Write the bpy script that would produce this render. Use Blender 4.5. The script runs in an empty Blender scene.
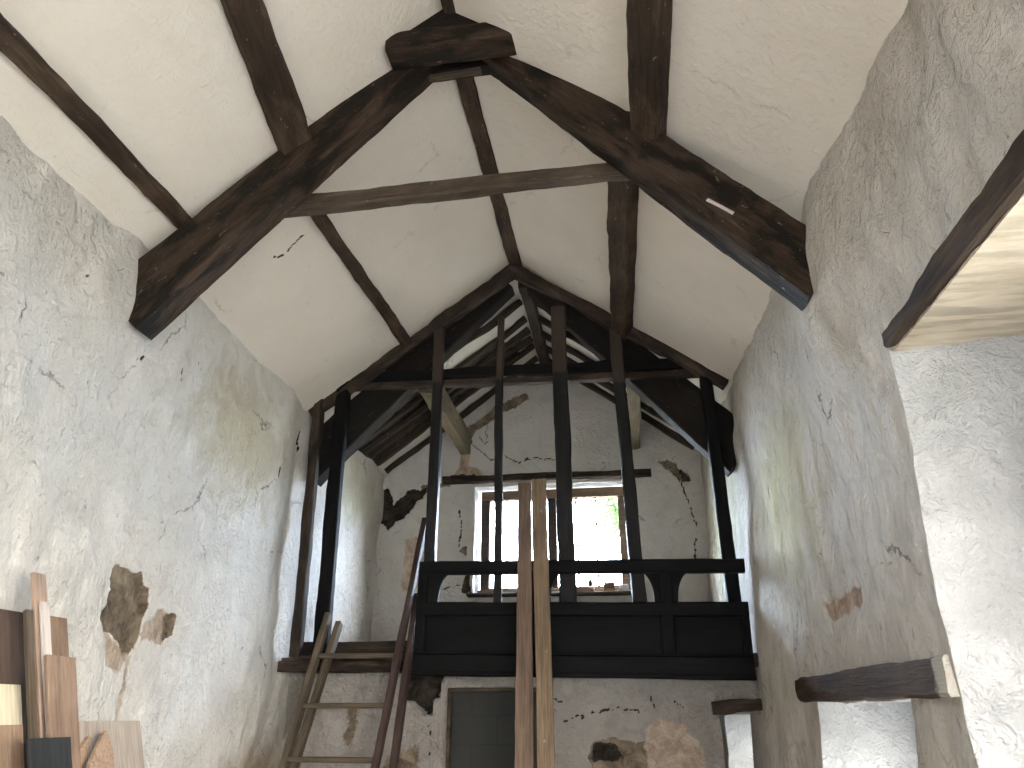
import bpy, bmesh, math, random
from mathutils import Vector, Matrix, noise
random.seed(7)
scene = bpy.context.scene
COL = scene.collection
V = Vector

# ------------------------------------------------------------------ helpers
def new_obj(name, me, parent=None, mat=None):
    o = bpy.data.objects.new(name, me)
    COL.objects.link(o)
    if mat is not None:
        o.data.materials.append(mat)
    if parent is not None:
        o.parent = parent
    return o

def tag(o, label=None, cat=None, group=None, kind=None):
    if label: o['label'] = label
    if cat: o['category'] = cat
    if group: o['group'] = group
    if kind: o['kind'] = kind
    return o

def empty(name, loc=(0, 0, 0), label=None, cat=None, group=None, kind=None):
    o = bpy.data.objects.new(name, None)
    o.empty_display_size = 0.1
    COL.objects.link(o)
    o.location = loc
    return tag(o, label, cat, group, kind)

def n3(x, y, z, s=1.0, seed=0.0):
    return noise.noise(V((x * s + seed * 7.13, y * s - seed * 3.7, z * s + seed * 1.9)))

def fin(bm, name, mat, parent=None, smooth=40):
    bmesh.ops.recalc_face_normals(bm, faces=bm.faces[:])
    me = bpy.data.meshes.new(name)
    bm.to_mesh(me); bm.free()
    if smooth:
        for p in me.polygons: p.use_smooth = True
        me.set_sharp_from_angle(angle=math.radians(smooth))
    return new_obj(name, me, parent, mat)

def beam(name, p0, p1, w, h, mat, parent=None, w1=None, h1=None, up=(0, 0, 1), rough=0.008,
         seed=None, bow=0.0, seg=0.1, cham=0.012, wane=0.0):
    """Timber from p0 to p1; h runs along `up`, w across; its own local X runs along the grain."""
    p0, p1, up = V(p0), V(p1), V(up)
    w1 = w if w1 is None else w1
    h1 = h if h1 is None else h1
    seed = random.random() * 50 if seed is None else seed
    ax = (p1 - p0); L = ax.length; ax.normalize()
    side = up.cross(ax).normalized()
    u2 = ax.cross(side).normalized()
    M = Matrix((ax, side, u2)).transposed().to_4x4()
    M.translation = (p0 + p1) / 2
    n = max(2, min(90, int(L / seg)))
    bm = bmesh.new(); rings = []
    for i in range(n + 1):
        t = i / n
        a = (w + (w1 - w) * t) / 2; b = (h + (h1 - h) * t) / 2
        c = min(cham, a * 0.45, b * 0.45)
        pts = [(-a + c, -b), (0, -b), (a - c, -b), (a, -b + c), (a, 0), (a, b - c), (a - c, b), (0, b), (-a + c, b),
               (-a, b - c), (-a, 0), (-a, -b + c)]
        x = -L / 2 + L * t
        ring = []
        for k, (py, pz) in enumerate(pts):
            ang = math.atan2(pz, py)
            d = n3(x * 2.2, math.cos(ang), math.sin(ang), 1.0, seed) * rough * 1.6
            d += n3(x * 9.0, math.cos(ang) * 2, math.sin(ang) * 2, 1.0, seed + 3) * rough
            if wane and k in (3, 5, 9, 11, 0, 2, 6, 8):
                d -= wane * max(0.0, n3(x * 1.7, k * 1.3, 0, 1.0, seed + 9) + 0.15)
            l = math.hypot(py, pz) or 1
            bz = bow * math.sin(math.pi * t) + n3(x * 0.8, 0, 0, 1, seed + 5) * rough * 1.5
            ring.append(bm.verts.new((x, py + py / l * d, pz + pz / l * d + bz)))
        rings.append(ring)
    for i in range(n):
        for k in range(12):
            bm.faces.new((rings[i][k], rings[i][(k + 1) % 12], rings[i + 1][(k + 1) % 12], rings[i + 1][k]))
    bm.faces.new(rings[0][::-1]); bm.faces.new(rings[-1])
    o = fin(bm, name, mat, parent, 24)
    if parent is not None:
        M = Matrix.Translation(-parent.location) @ M
    o.matrix_local = M
    return o

def prism(name, pts, y0, y1, mat, parent=None, cham=0.0):
    """Outline in X-Z pushed through Y."""
    bm = bmesh.new()
    c = V((sum(p[0] for p in pts) / len(pts), (y0 + y1) / 2, sum(p[1] for p in pts) / len(pts)))
    a = [bm.verts.new((p[0] - c.x, y0 - c.y, p[1] - c.z)) for p in pts]
    b = [bm.verts.new((p[0] - c.x, y1 - c.y, p[1] - c.z)) for p in pts]
    bm.faces.new(a); bm.faces.new(b[::-1])
    for i in range(len(pts)):
        j = (i + 1) % len(pts)
        bm.faces.new((a[i], b[i], b[j], a[j]))
    o = fin(bm, name, mat, parent, 30)
    o.location = c - (parent.location if parent is not None else V((0, 0, 0)))
    return o

def box(name, lo, hi, mat, parent=None, bev=0.004):
    bm = bmesh.new()
    bmesh.ops.create_cube(bm, size=1.0)
    c = (V(lo) + V(hi)) / 2; d = V(hi) - V(lo)
    for v in bm.verts: v.co = V((v.co.x * d.x, v.co.y * d.y, v.co.z * d.z))
    if bev:
        bmesh.ops.bevel(bm, geom=bm.edges[:], offset=bev, segments=1, affect='EDGES')
    o = fin(bm, name, mat, parent, 30)
    o.location = c - (parent.location if parent is not None else V((0, 0, 0)))
    return o

# ------------------------------------------------------------------ materials
def nodes(name):
    m = bpy.data.materials.new(name); m.use_nodes = True
    nt = m.node_tree
    b = nt.nodes['Principled BSDF']
    return m, nt, b

def N(nt, t, **kw):
    n = nt.nodes.new(t)
    for k, v in kw.items():
        if k in n.inputs.keys(): n.inputs[k].default_value = v
        else: setattr(n, k, v)
    return n

def mapping(nt, scale, src='Object', loc=(0, 0, 0)):
    tc = N(nt, 'ShaderNodeTexCoord'); mp = N(nt, 'ShaderNodeMapping')
    mp.inputs['Scale'].default_value = scale; mp.inputs['Location'].default_value = loc
    nt.links.new(tc.outputs[src], mp.inputs['Vector'])
    return mp.outputs['Vector']

def noise_tex(nt, vec, scale, detail=4, rough=0.55, dist=0.0):
    n = N(nt, 'ShaderNodeTexNoise', Scale=scale, Detail=detail, Roughness=rough, Distortion=dist)
    nt.links.new(vec, n.inputs['Vector'])
    return n.outputs['Fac']

def ramp(nt, fac, stops):
    r = N(nt, 'ShaderNodeValToRGB')
    e = r.color_ramp.elements
    while len(e) < len(stops): e.new(0.5)
    for s, (p, c) in zip(e, stops):
        s.position = p
        s.color = (c, c, c, 1) if isinstance(c, (int, float)) else (*c, 1)
    nt.links.new(fac, r.inputs['Fac'])
    return r.outputs['Color']

def mix(nt, fac, a, b, mode='MIX'):
    m = N(nt, 'ShaderNodeMix', data_type='RGBA', blend_type=mode)
    for sock, v in ((m.inputs[0], fac), (m.inputs[6], a), (m.inputs[7], b)):
        if isinstance(v, (int, float)): sock.default_value = v
        elif isinstance(v, tuple): sock.default_value = (*v, 1)
        else: nt.links.new(v, sock)
    return m.outputs[2]

def math_(nt, op, a, b=None):
    m = N(nt, 'ShaderNodeMath', operation=op)
    for s, v in ((m.inputs[0], a), (m.inputs[1], b)):
        if v is None: continue
        if isinstance(v, (int, float)): s.default_value = v
        else: nt.links.new(v, s)
    return m.outputs[0]

def bump(nt, bsdf, layers):
    prev = None
    for h, dist, st in layers:
        b = N(nt, 'ShaderNodeBump', Distance=dist, Strength=st)
        nt.links.new(h, b.inputs['Height'])
        if prev is not None: nt.links.new(prev, b.inputs['Normal'])
        prev = b.outputs['Normal']
    nt.links.new(prev, bsdf.inputs['Normal'])

def attr(nt, name):
    return N(nt, 'ShaderNodeAttribute', attribute_name=name).outputs['Fac']

def wood(name, dark, light, rough=0.75, grain=1.0, spots=0.0, spot_col=(0.35, 0.31, 0.26), white_end=None, bmp=1.0, end_col=(0.5, 0.45, 0.39), soot=0.0):
    m, nt, b = nodes(name)
    v = mapping(nt, (0.9, 9 * grain, 9 * grain))
    g = noise_tex(nt, v, 2.4, 7, 0.65, 0.6)
    v2 = mapping(nt, (2.0, 45 * grain, 45 * grain))
    f = noise_tex(nt, v2, 1.6, 3, 0.5, 0.2)
    vb = mapping(nt, (1, 1.5, 1.5))
    big = noise_tex(nt, vb, 1.7, 3)
    col = mix(nt, ramp(nt, g, [(0.34, 0.0), (0.66, 1.0)]), dark, light)
    col = mix(nt, math_(nt, 'MULTIPLY', ramp(nt, f, [(0.42, 1.0), (0.55, 0.0)]), 0.5), col, tuple(c * 0.4 for c in dark))
    col = mix(nt, ramp(nt, big, [(0.35, 0.0), (0.7, 0.55)]), col, tuple(c * 1.25 for c in light))
    if soot:
        q = noise_tex(nt, mapping(nt, (1.6, 4.5, 4.5)), 1.5, 5, 0.6, 0.5)
        col = mix(nt, math_(nt, 'MULTIPLY', ramp(nt, q, [(0.44, 0.0), (0.58, 1.0)]), soot), col, tuple(c * 0.45 for c in dark))
    if spots:
        s = noise_tex(nt, mapping(nt, (6, 14, 14)), 2.3, 4, 0.6, 0.4)
        col = mix(nt, math_(nt, 'MULTIPLY', ramp(nt, s, [(0.66, 0.0), (0.72, 1.0)]), spots), col, spot_col)
    if white_end is not None:
        sx = N(nt, 'ShaderNodeSeparateXYZ'); nt.links.new(mapping(nt, (1, 1, 1)), sx.inputs[0])
        e = math_(nt, 'ADD', sx.outputs['X'], math_(nt, 'MULTIPLY', noise_tex(nt, mapping(nt, (8, 8, 8)), 1.5, 3), 0.12))
        col = mix(nt, ramp(nt, math_(nt, 'SUBTRACT', e, white_end - 0.5), [(0.54, 0.0), (0.57, 0.9)]), col, end_col)
    nt.links.new(col, b.inputs['Base Color'])
    b.inputs['Roughness'].default_value = rough
    b.inputs['Specular IOR Level'].default_value = 0.18
    bump(nt, b, [(g, 0.012 * bmp, 0.8), (f, 0.004 * bmp, 0.7)])
    return m

def plaster(name, base, tint, coarse=1.0, stretch=1.0, warm=None, dirt=0.25, attrs=True, crk=0.7):
    m, nt, b = nodes(name)
    o1 = mapping(nt, (1, 1, 1)); o2 = mapping(nt, (1, 1, stretch))
    big = noise_tex(nt, o1, 0.9, 5, 0.55, 0.3)
    mid = noise_tex(nt, o2, 4.6, 8, 0.66, 0.7)
    fine = noise_tex(nt, o2, 16.0, 5, 0.6, 0.8)
    grit = noise_tex(nt, o1, 60.0, 3, 0.6)
    col = mix(nt, ramp(nt, big, [(0.35, 0.0), (0.65, 1.0)]), base, tint)
    if warm:
        for c, s, cc, st in warm:      # patches of algae / damp, where they grow on the wall
            mp = N(nt, 'ShaderNodeMapping', vector_type='POINT')
            mp.inputs['Scale'].default_value = tuple(1 / k for k in s)
            mp.inputs['Location'].default_value = tuple(-a / k for a, k in zip(c, s))
            nt.links.new(N(nt, 'ShaderNodeTexCoord').outputs['Object'], mp.inputs['Vector'])
            ln = N(nt, 'ShaderNodeVectorMath', operation='LENGTH'); nt.links.new(mp.outputs['Vector'], ln.inputs[0])
            d = math_(nt, 'ADD', ln.outputs['Value'], math_(nt, 'MULTIPLY', math_(nt, 'SUBTRACT', mid, 0.5), 1.6))
            col = mix(nt, math_(nt, 'MULTIPLY', ramp(nt, d, [(0.35, 1.0), (1.0, 0.0)]), st), col, cc)
    col = mix(nt, math_(nt, 'MULTIPLY', ramp(nt, mid, [(0.30, 1.0), (0.52, 0.0)]), dirt), col, tuple(c * 0.62 for c in tint))
    col = mix(nt, math_(nt, 'MULTIPLY', ramp(nt, fine, [(0.24, 1.0), (0.36, 0.0)]), dirt), col, (0.22, 0.19, 0.15))
    vo = N(nt, 'ShaderNodeTexVoronoi', feature='DISTANCE_TO_EDGE', Scale=1.1)
    wv = N(nt, 'ShaderNodeVectorMath', operation='ADD')
    nv = N(nt, 'ShaderNodeTexNoise', Scale=5.0, Detail=6.0, Roughness=0.7); nt.links.new(o1, nv.inputs['Vector'])
    sc_ = N(nt, 'ShaderNodeVectorMath', operation='SCALE'); sc_.inputs['Scale'].default_value = 0.2
    nt.links.new(nv.outputs['Color'], sc_.inputs[0]); nt.links.new(o1, wv.inputs[0]); nt.links.new(sc_.outputs[0], wv.inputs[1])
    nt.links.new(wv.outputs[0], vo.inputs['Vector'])
    line = ramp(nt, vo.outputs['Distance'], [(0.004, 1.0), (0.011, 0.0)])
    msk = ramp(nt, noise_tex(nt, o1, 2.3, 3, 0.6), [(0.56, 0.0), (0.66, 1.0)])
    crack = math_(nt, 'MULTIPLY', math_(nt, 'MULTIPLY', line, msk), crk)
    col = mix(nt, crack, col, (0.09, 0.075, 0.06))
    chip = ramp(nt, noise_tex(nt, mapping(nt, (1, 1, 0.6)), 21.0, 3, 0.5, 1.2), [(0.70, 0.0), (0.735, 1.0)])
    col = mix(nt, math_(nt, 'MULTIPLY', chip, crk * 0.8), col, (0.16, 0.135, 0.105))
    layers = [(mid, 0.080 * coarse, 0.9), (fine, 0.040 * coarse, 0.85), (grit, 0.004 * coarse, 0.6)]
    if attrs:
        sn = noise_tex(nt, o1, 7.0, 6, 0.7, 0.5)
        stone = ramp(nt, sn, [(0.32, (0.075, 0.058, 0.042)), (0.5, (0.22, 0.17, 0.118)), (0.68, (0.36, 0.295, 0.215))])
        jag = noise_tex(nt, o1, 38.0, 4, 0.65, 0.4)
        def att(k, lo=0.42, hi=0.56, amp=0.55):
            return ramp(nt, math_(nt, 'ADD', attr(nt, k), math_(nt, 'MULTIPLY', math_(nt, 'SUBTRACT', jag, 0.5), amp)), [(lo, 0.0), (hi, 1.0)])
        f_st = att('stone', .30, .44)
        col = mix(nt, f_st, col, stone)
        col = mix(nt, att('pink', .3, .7, .9), col, mix(nt, ramp(nt, sn, [(0.4, 0.0), (0.6, 1.0)]), (0.42, 0.31, 0.23), (0.62, 0.52, 0.42)))
        col = mix(nt, att('brick', .35, .6, .5), col, mix(nt, ramp(nt, sn, [(0.4, 0.0), (0.6, 1.0)]), (0.30, 0.21, 0.15), (0.50, 0.38, 0.27)))
        col = mix(nt, att('earth', .48, .62), col, mix(nt, ramp(nt, sn, [(0.42, 0.0), (0.62, 1.0)]), (0.018, 0.014, 0.011), (0.07, 0.055, 0.042)))
        layers.append((math_(nt, 'MULTIPLY', sn, attr(nt, 'stone')), 0.06, 0.9))
    nt.links.new(col, b.inputs['Base Color'])
    b.inputs['Roughness'].default_value = 0.9
    b.inputs['Specular IOR Level'].default_value = 0.2
    bump(nt, b, layers)
    return m

M_TRUSS = wood('hewn_oak', (0.010, 0.0067, 0.0045), (0.062, 0.039, 0.025), spots=0.4, bmp=2.2, soot=0.9)
M_PURLIN = wood('purlin_oak', (0.018, 0.012, 0.008), (0.092, 0.060, 0.039), spots=0.5, bmp=2.2, soot=0.6)
M_PALEBEAM = wood('collar_oak', (0.032, 0.023, 0.016), (0.105, 0.077, 0.054), spots=0.4, bmp=1.6, soot=0.5)
M_GALL = wood('gallery_oak', (0.018, 0.013, 0.010), (0.07, 0.048, 0.036), bmp=1.6, soot=0.7)
M_SOOT_SHADE = wood('soot_and_shade_oak', (0.004, 0.0035, 0.003), (0.012, 0.009, 0.007), spots=0.2, bmp=1.2)  # near-black; on the gallery principals the colour also holds their shade
M_BLACK = wood('black_stain', (0.0025, 0.0025, 0.0028), (0.007, 0.0068, 0.007), rough=0.65, bmp=0.4)
M_BLACK.node_tree.nodes['Principled BSDF'].inputs['Specular IOR Level'].default_value = 0.08
M_RAFT = wood('sooty_rafter', (0.016, 0.012, 0.009), (0.055, 0.042, 0.032), spots=0.3)
M_OLIVE = wood('purlin_rear', (0.06, 0.05, 0.03), (0.16, 0.135, 0.085))
M_LINT = wood('lintel_oak', (0.016, 0.010, 0.007), (0.066, 0.042, 0.029), white_end=1.14, bmp=2.5, end_col=(0.40, 0.37, 0.32))
M_LINT2 = wood('lintel_oak_plain', (0.018, 0.0125, 0.009), (0.082, 0.057, 0.040), bmp=1.8, soot=0.5)
M_SOFF = wood('limewashed_board', (0.42, 0.35, 0.25), (0.60, 0.53, 0.42), grain=0.3, spots=0.4, spot_col=(0.36, 0.28, 0.19))
M_PLANK = wood('sawn_plank', (0.082, 0.055, 0.039), (0.155, 0.106, 0.076), bmp=0.4, spots=0.15)
M_PLANK2 = wood('sawn_plank_tan', (0.11, 0.075, 0.048), (0.19, 0.135, 0.088), bmp=0.4, spots=0.25, spot_col=(0.6, 0.55, 0.45))
M_LADDER = wood('ladder_pine', (0.040, 0.030, 0.020), (0.100, 0.077, 0.053), bmp=0.4)
M_RED = wood('red_stained', (0.026, 0.016, 0.0145), (0.058, 0.036, 0.031), bmp=0.5)
M_TAN = wood('board_tan', (0.14, 0.088, 0.060), (0.26, 0.178, 0.125), bmp=0.6, soot=0.25)
M_OFFCUT = wood('board_offcut', (0.25, 0.165, 0.11), (0.36, 0.25, 0.175), bmp=0.4)
M_PINK = wood('board_pinkish', (0.20, 0.135, 0.10), (0.34, 0.245, 0.19), bmp=0.4)
M_WHITEB = wood('board_whitewashed', (0.36, 0.30, 0.26), (0.52, 0.46, 0.42), bmp=0.4)
M_YEL = wood('board_cream', (0.44, 0.38, 0.27), (0.52, 0.46, 0.34), bmp=0.2)
M_BROWN = wood('board_brown', (0.11, 0.068, 0.042), (0.22, 0.145, 0.095), bmp=0.5, soot=0.3)
M_DARKB = wood('board_dark', (0.03, 0.018, 0.012), (0.085, 0.055, 0.038), bmp=0.5)
M_SLATE = wood('slate_panel', (0.010, 0.0105, 0.012), (0.021, 0.021, 0.022), bmp=0.2)
M_GREYB = wood('painted_grey_board', (0.23, 0.185, 0.15), (0.38, 0.32, 0.27), spots=0.6, spot_col=(0.3, 0.22, 0.15), bmp=0.5)
M_FRAME = wood('window_oak', (0.10, 0.07, 0.045), (0.22, 0.155, 0.10), bmp=0.3)
M_DARKFR = wood('window_oak_dark', (0.03, 0.025, 0.02), (0.07, 0.055, 0.045), bmp=0.3)
M_POST = wood('post_black_below', (0.0045, 0.0045, 0.005), (0.012, 0.011, 0.0105), rough=0.55, bmp=0.6, white_end=1.0, end_col=(0.04, 0.028, 0.021))
M_FLOORB = wood('gallery_boards', (0.06, 0.045, 0.032), (0.14, 0.10, 0.07))

MOSS = (0.55, 0.52, 0.30)
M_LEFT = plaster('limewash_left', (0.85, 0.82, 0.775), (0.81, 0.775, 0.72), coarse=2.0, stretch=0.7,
                 warm=[((-3.2, 5.8, 3.75), (1, 1.25, 0.75), (0.56, 0.49, 0.33), 0.85), ((-3.2, 8.4, 4.0), (1, 1.2, 0.5), (0.58, 0.55, 0.38), 0.7),
                       ((-3.2, 6.75, 1.05), (1, 0.9, 0.45), (0.42, 0.31, 0.18), 0.75)], dirt=0.13)
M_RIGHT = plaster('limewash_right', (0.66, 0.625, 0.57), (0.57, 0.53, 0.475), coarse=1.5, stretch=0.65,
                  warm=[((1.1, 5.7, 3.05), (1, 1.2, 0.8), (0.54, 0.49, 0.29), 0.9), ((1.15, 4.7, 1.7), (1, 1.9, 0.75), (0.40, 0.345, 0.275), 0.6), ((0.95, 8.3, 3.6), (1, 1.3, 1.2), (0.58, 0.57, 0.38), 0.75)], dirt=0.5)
M_REVEAL = plaster('limewash_reveal', (0.77, 0.775, 0.78), (0.70, 0.70, 0.70), coarse=1.7, dirt=0.14, attrs=False, crk=0.25)
M_BACK = plaster('limewash_gable', (0.66, 0.635, 0.595), (0.57, 0.545, 0.505), coarse=0.6, dirt=0.28)
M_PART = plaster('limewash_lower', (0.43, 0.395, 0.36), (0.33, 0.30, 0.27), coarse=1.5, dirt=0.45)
M_CEIL = plaster('ceiling_plaster', (0.70, 0.655, 0.59), (0.655, 0.605, 0.535), coarse=0.2, dirt=0.06, attrs=True, crk=0.25)
M_CEIL2 = plaster('ceiling_rear_plaster', (0.72, 0.69, 0.63), (0.66, 0.63, 0.56), coarse=0.3, dirt=0.1, attrs=True)
M_FLOOR = plaster('floor_lime', (0.22, 0.19, 0.165), (0.17, 0.15, 0.13), coarse=0.4, attrs=False)
M_GROUND = plaster('outside_ground', (0.36, 0.34, 0.30), (0.30, 0.29, 0.25), coarse=1.0, attrs=False)
M_BRICK = plaster('old_brick', (0.36, 0.22, 0.14), (0.26, 0.17, 0.12), coarse=0.4, attrs=False)
M_BLOCK, _nt, _b = nodes('door_infill')
_bt = N(_nt, 'ShaderNodeTexBrick', Scale=1.0)
_bt.inputs['Color1'].default_value = (0.021, 0.021, 0.019, 1); _bt.inputs['Color2'].default_value = (0.017, 0.0175, 0.016, 1)
_bt.inputs['Mortar'].default_value = (0.013, 0.013, 0.012, 1)
_bt.inputs['Brick Width'].default_value = 0.46; _bt.inputs['Row Height'].default_value = 0.23; _bt.inputs['Mortar Size'].default_value = 0.008
_nt.links.new(mapping(_nt, (1, 1, 1)), _bt.inputs['Vector'])
_mp = _nt.nodes['Mapping']; _mp.inputs['Rotation'].default_value = (math.radians(90), 0, 0)
_nt.links.new(_bt.outputs['Color'], _b.inputs['Base Color']); _b.inputs['Roughness'].default_value = 0.85
M_GLASS = bpy.data.materials.new('window_glass'); M_GLASS.use_nodes = True
_nt = M_GLASS.node_tree; _nt.nodes.remove(_nt.nodes['Principled BSDF'])
_t = N(_nt, 'ShaderNodeBsdfTransparent'); _g = N(_nt, 'ShaderNodeBsdfGlossy', Roughness=0.03); _ms = N(_nt, 'ShaderNodeMixShader')
_ms.inputs[0].default_value = 0.06
_nt.links.new(_t.outputs[0], _ms.inputs[1]); _nt.links.new(_g.outputs[0], _ms.inputs[2])
_nt.links.new(_ms.outputs[0], _nt.nodes['Material Output'].inputs['Surface'])
M_LEAF, _nt, _b = nodes('leaf'); _b.inputs['Base Color'].default_value = (0.03, 0.07, 0.015, 1); _b.inputs['Roughness'].default_value = 0.6
_tr = N(_nt, 'ShaderNodeBsdfTranslucent', Color=(0.10, 0.22, 0.03, 1)); _ms = N(_nt, 'ShaderNodeMixShader'); _ms.inputs[0].default_value = 0.12
_nt.links.new(_b.outputs[0], _ms.inputs[1]); _nt.links.new(_tr.outputs[0], _ms.inputs[2])
_nt.links.new(_ms.outputs[0], _nt.nodes['Material Output'].inputs['Surface'])
M_BOTTLE, _nt, _b = nodes('green_bottle'); _b.inputs['Base Color'].default_value = (0.02, 0.035, 0.018, 1); _b.inputs['Roughness'].default_value = 0.15

# ------------------------------------------------------------------ the shell
def roof(x):            # underside of the plaster between the timbers
    return 6.1 - 0.744 * abs(x + 1.05)

def xr(y):              # inner face of the wall with the window recess; the building is not square
    return 1.29 - (y - 2.5) * 0.05333

def sdist(px, pz, poly):
    inside = False; d = 1e9; n = len(poly)
    for i in range(n):
        x1, z1 = poly[i]; x2, z2 = poly[(i + 1) % n]
        if (z1 > pz) != (z2 > pz) and px < (x2 - x1) * (pz - z1) / (z2 - z1) + x1: inside = not inside
        dx, dz = x2 - x1, z2 - z1
        t = max(0, min(1, ((px - x1) * dx + (pz - z1) * dz) / (dx * dx + dz * dz + 1e-12)))
        d = min(d, math.hypot(px - x1 - t * dx, pz - z1 - t * dz))
    return -d if inside else d

def ldist(px, pz, line):
    d = 1e9
    for (x1, z1), (x2, z2) in zip(line, line[1:]):
        dx, dz = x2 - x1, z2 - z1
        t = max(0, min(1, ((px - x1) * dx + (pz - z1) * dz) / (dx * dx + dz * dz + 1e-12)))
        d = min(d, math.hypot(px - x1 - t * dx, pz - z1 - t * dz))
    return d

def axis(lo, hi, step, dense=()):
    out = [lo]; x = lo
    while x < hi - 1e-6:
        s = step
        for a, b, st in dense:
            if a <= x < b: s = min(s, st)
            elif x < a < x + s: s = a - x if a - x > 1e-4 else s
        x = min(hi, x + s); out.append(x)
    return out

def patches(a, z, spec):
    """spec: list of (attribute, polygon or line, edge, inset, width-of-line or None)"""
    at = {'stone': 0.0, 'pink': 0.0, 'brick': 0.0, 'earth': 0.0}; depth = 0.0
    for name, shape, edge, inset, lw in spec:
        xs = [p[0] for p in shape]; zs = [p[1] for p in shape]
        if not (min(xs) - .15 < a < max(xs) + .15 and min(zs) - .15 < z < max(zs) + .15): continue
        j = 0.028 * noise.noise(V((a * 11, z * 11, 4.2))) + 0.018 * noise.noise(V((a * 29, z * 29, 1.2)))
        d = (sdist(a, z, shape) if lw is None else ldist(a + j, z - j, shape) - lw) + (j if lw is None else 0)
        f = max(0.0, min(1.0, 0.5 - d / edge))
        at[name] = max(at[name], f); depth = max(depth, f * inset)
    return at, depth

def wall_mesh(name, A, Z, inner, outer, spec, mat):
    """A solid wall: a worked inner face (grid A x Z) and an outer face. inner(a,z,depth) and outer(a,z) give points."""
    na, nz = len(A), len(Z)
    verts = []; at = {k: [] for k in ('stone', 'pink', 'brick', 'earth')}
    for a in A:
        for z in Z:
            p, dep = patches(a, z, spec)
            verts.append(inner(a, z, dep))
            for k in at: at[k].append(p[k])
    off = na * nz
    for a in A:
        for z in Z: verts.append(outer(a, z))
    faces = []
    q = lambda i, j: i * nz + j
    for i in range(na - 1):
        for j in range(nz - 1):
            faces.append((q(i, j), q(i + 1, j), q(i + 1, j + 1), q(i, j + 1)))
            faces.append((off + q(i, j), off + q(i, j + 1), off + q(i + 1, j + 1), off + q(i + 1, j)))
    for i in range(na - 1):
        faces.append((q(i, 0), off + q(i, 0), off + q(i + 1, 0), q(i + 1, 0)))
        faces.append((q(i, nz - 1), q(i + 1, nz - 1), off + q(i + 1, nz - 1), off + q(i, nz - 1)))
    for j in range(nz - 1):
        faces.append((q(0, j), q(0, j + 1), off + q(0, j + 1), off + q(0, j)))
        faces.append((q(na - 1, j), off + q(na - 1, j), off + q(na - 1, j + 1), q(na - 1, j + 1)))
    me = bpy.data.meshes.new(name); me.from_pydata(verts, [], faces)
    for k, vals in at.items():
        a_ = me.attributes.new(k, 'FLOAT', 'POINT')
        a_.data.foreach_set('value', vals + [0.0] * off)
    bm = bmesh.new(); bm.from_mesh(me); bmesh.ops.recalc_face_normals(bm, faces=bm.faces[:]); bm.to_mesh(me); bm.free()
    o = new_obj(name, me, None, mat)
    o['kind'] = 'structure'
    return o

def lump_box(corners, mat, amp=0.02, step=0.09, seed=1):
    """8 corners (bottom ring of 4, top ring of 4) -> a lumpy solid used to cut an opening."""
    bm = bmesh.new()
    v = [bm.verts.new(c) for c in corners]
    for f in ((0, 1, 2, 3), (7, 6, 5, 4), (0, 4, 5, 1), (1, 5, 6, 2), (2, 6, 7, 3), (3, 7, 4, 0)): bm.faces.new([v[i] for i in f])
    for _ in range(4): bmesh.ops.subdivide_edges(bm, edges=[e for e in bm.edges if e.calc_length() > step], cuts=1, use_grid_fill=True)
    bmesh.ops.triangulate(bm, faces=[f for f in bm.faces if len(f.verts) > 4])
    for q in bm.verts:
        c = q.co.copy()
        q.co += amp * V((n3(*c, 3.5, seed), n3(*c, 3.5, seed + 4), n3(*c, 3.5, seed + 8))) + amp * .5 * V((n3(*c, 11, seed), n3(*c, 11, seed + 4), n3(*c, 11, seed + 8)))
    bmesh.ops.recalc_face_normals(bm, faces=bm.faces[:])
    me = bpy.data.meshes.new('cut'); bm.to_mesh(me); bm.free()
    return new_obj('cut', me, None, mat)

def cut(o, cutters):
    for c in cutters:
        md = o.modifiers.new('b', 'BOOLEAN'); md.operation = 'DIFFERENCE'; md.object = c; md.solver = 'EXACT'
        md.material_mode = 'TRANSFER'
    dg = bpy.context.evaluated_depsgraph_get()
    me = bpy.data.meshes.new_from_object(o.evaluated_get(dg), preserve_all_data_layers=True, depsgraph=dg)
    o.modifiers.clear(); old = o.data; o.data = me; me.name = o.name
    for c in cutters:
        d = c.data; bpy.data.objects.remove(c); bpy.data.meshes.remove(d)
    bpy.data.meshes.remove(old)

def smooth(o, ang=50):
    for p in o.data.polygons: p.use_smooth = True
    o.data.set_sharp_from_angle(angle=math.radians(ang))

def ybox(x0, x1, y0, y1, z0, z1):
    return [(x0, y0, z0), (x1, y0, z0), (x1, y1, z0), (x0, y1, z0), (x0, y0, z1), (x1, y0, z1), (x1, y1, z1), (x0, y1, z1)]

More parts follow.
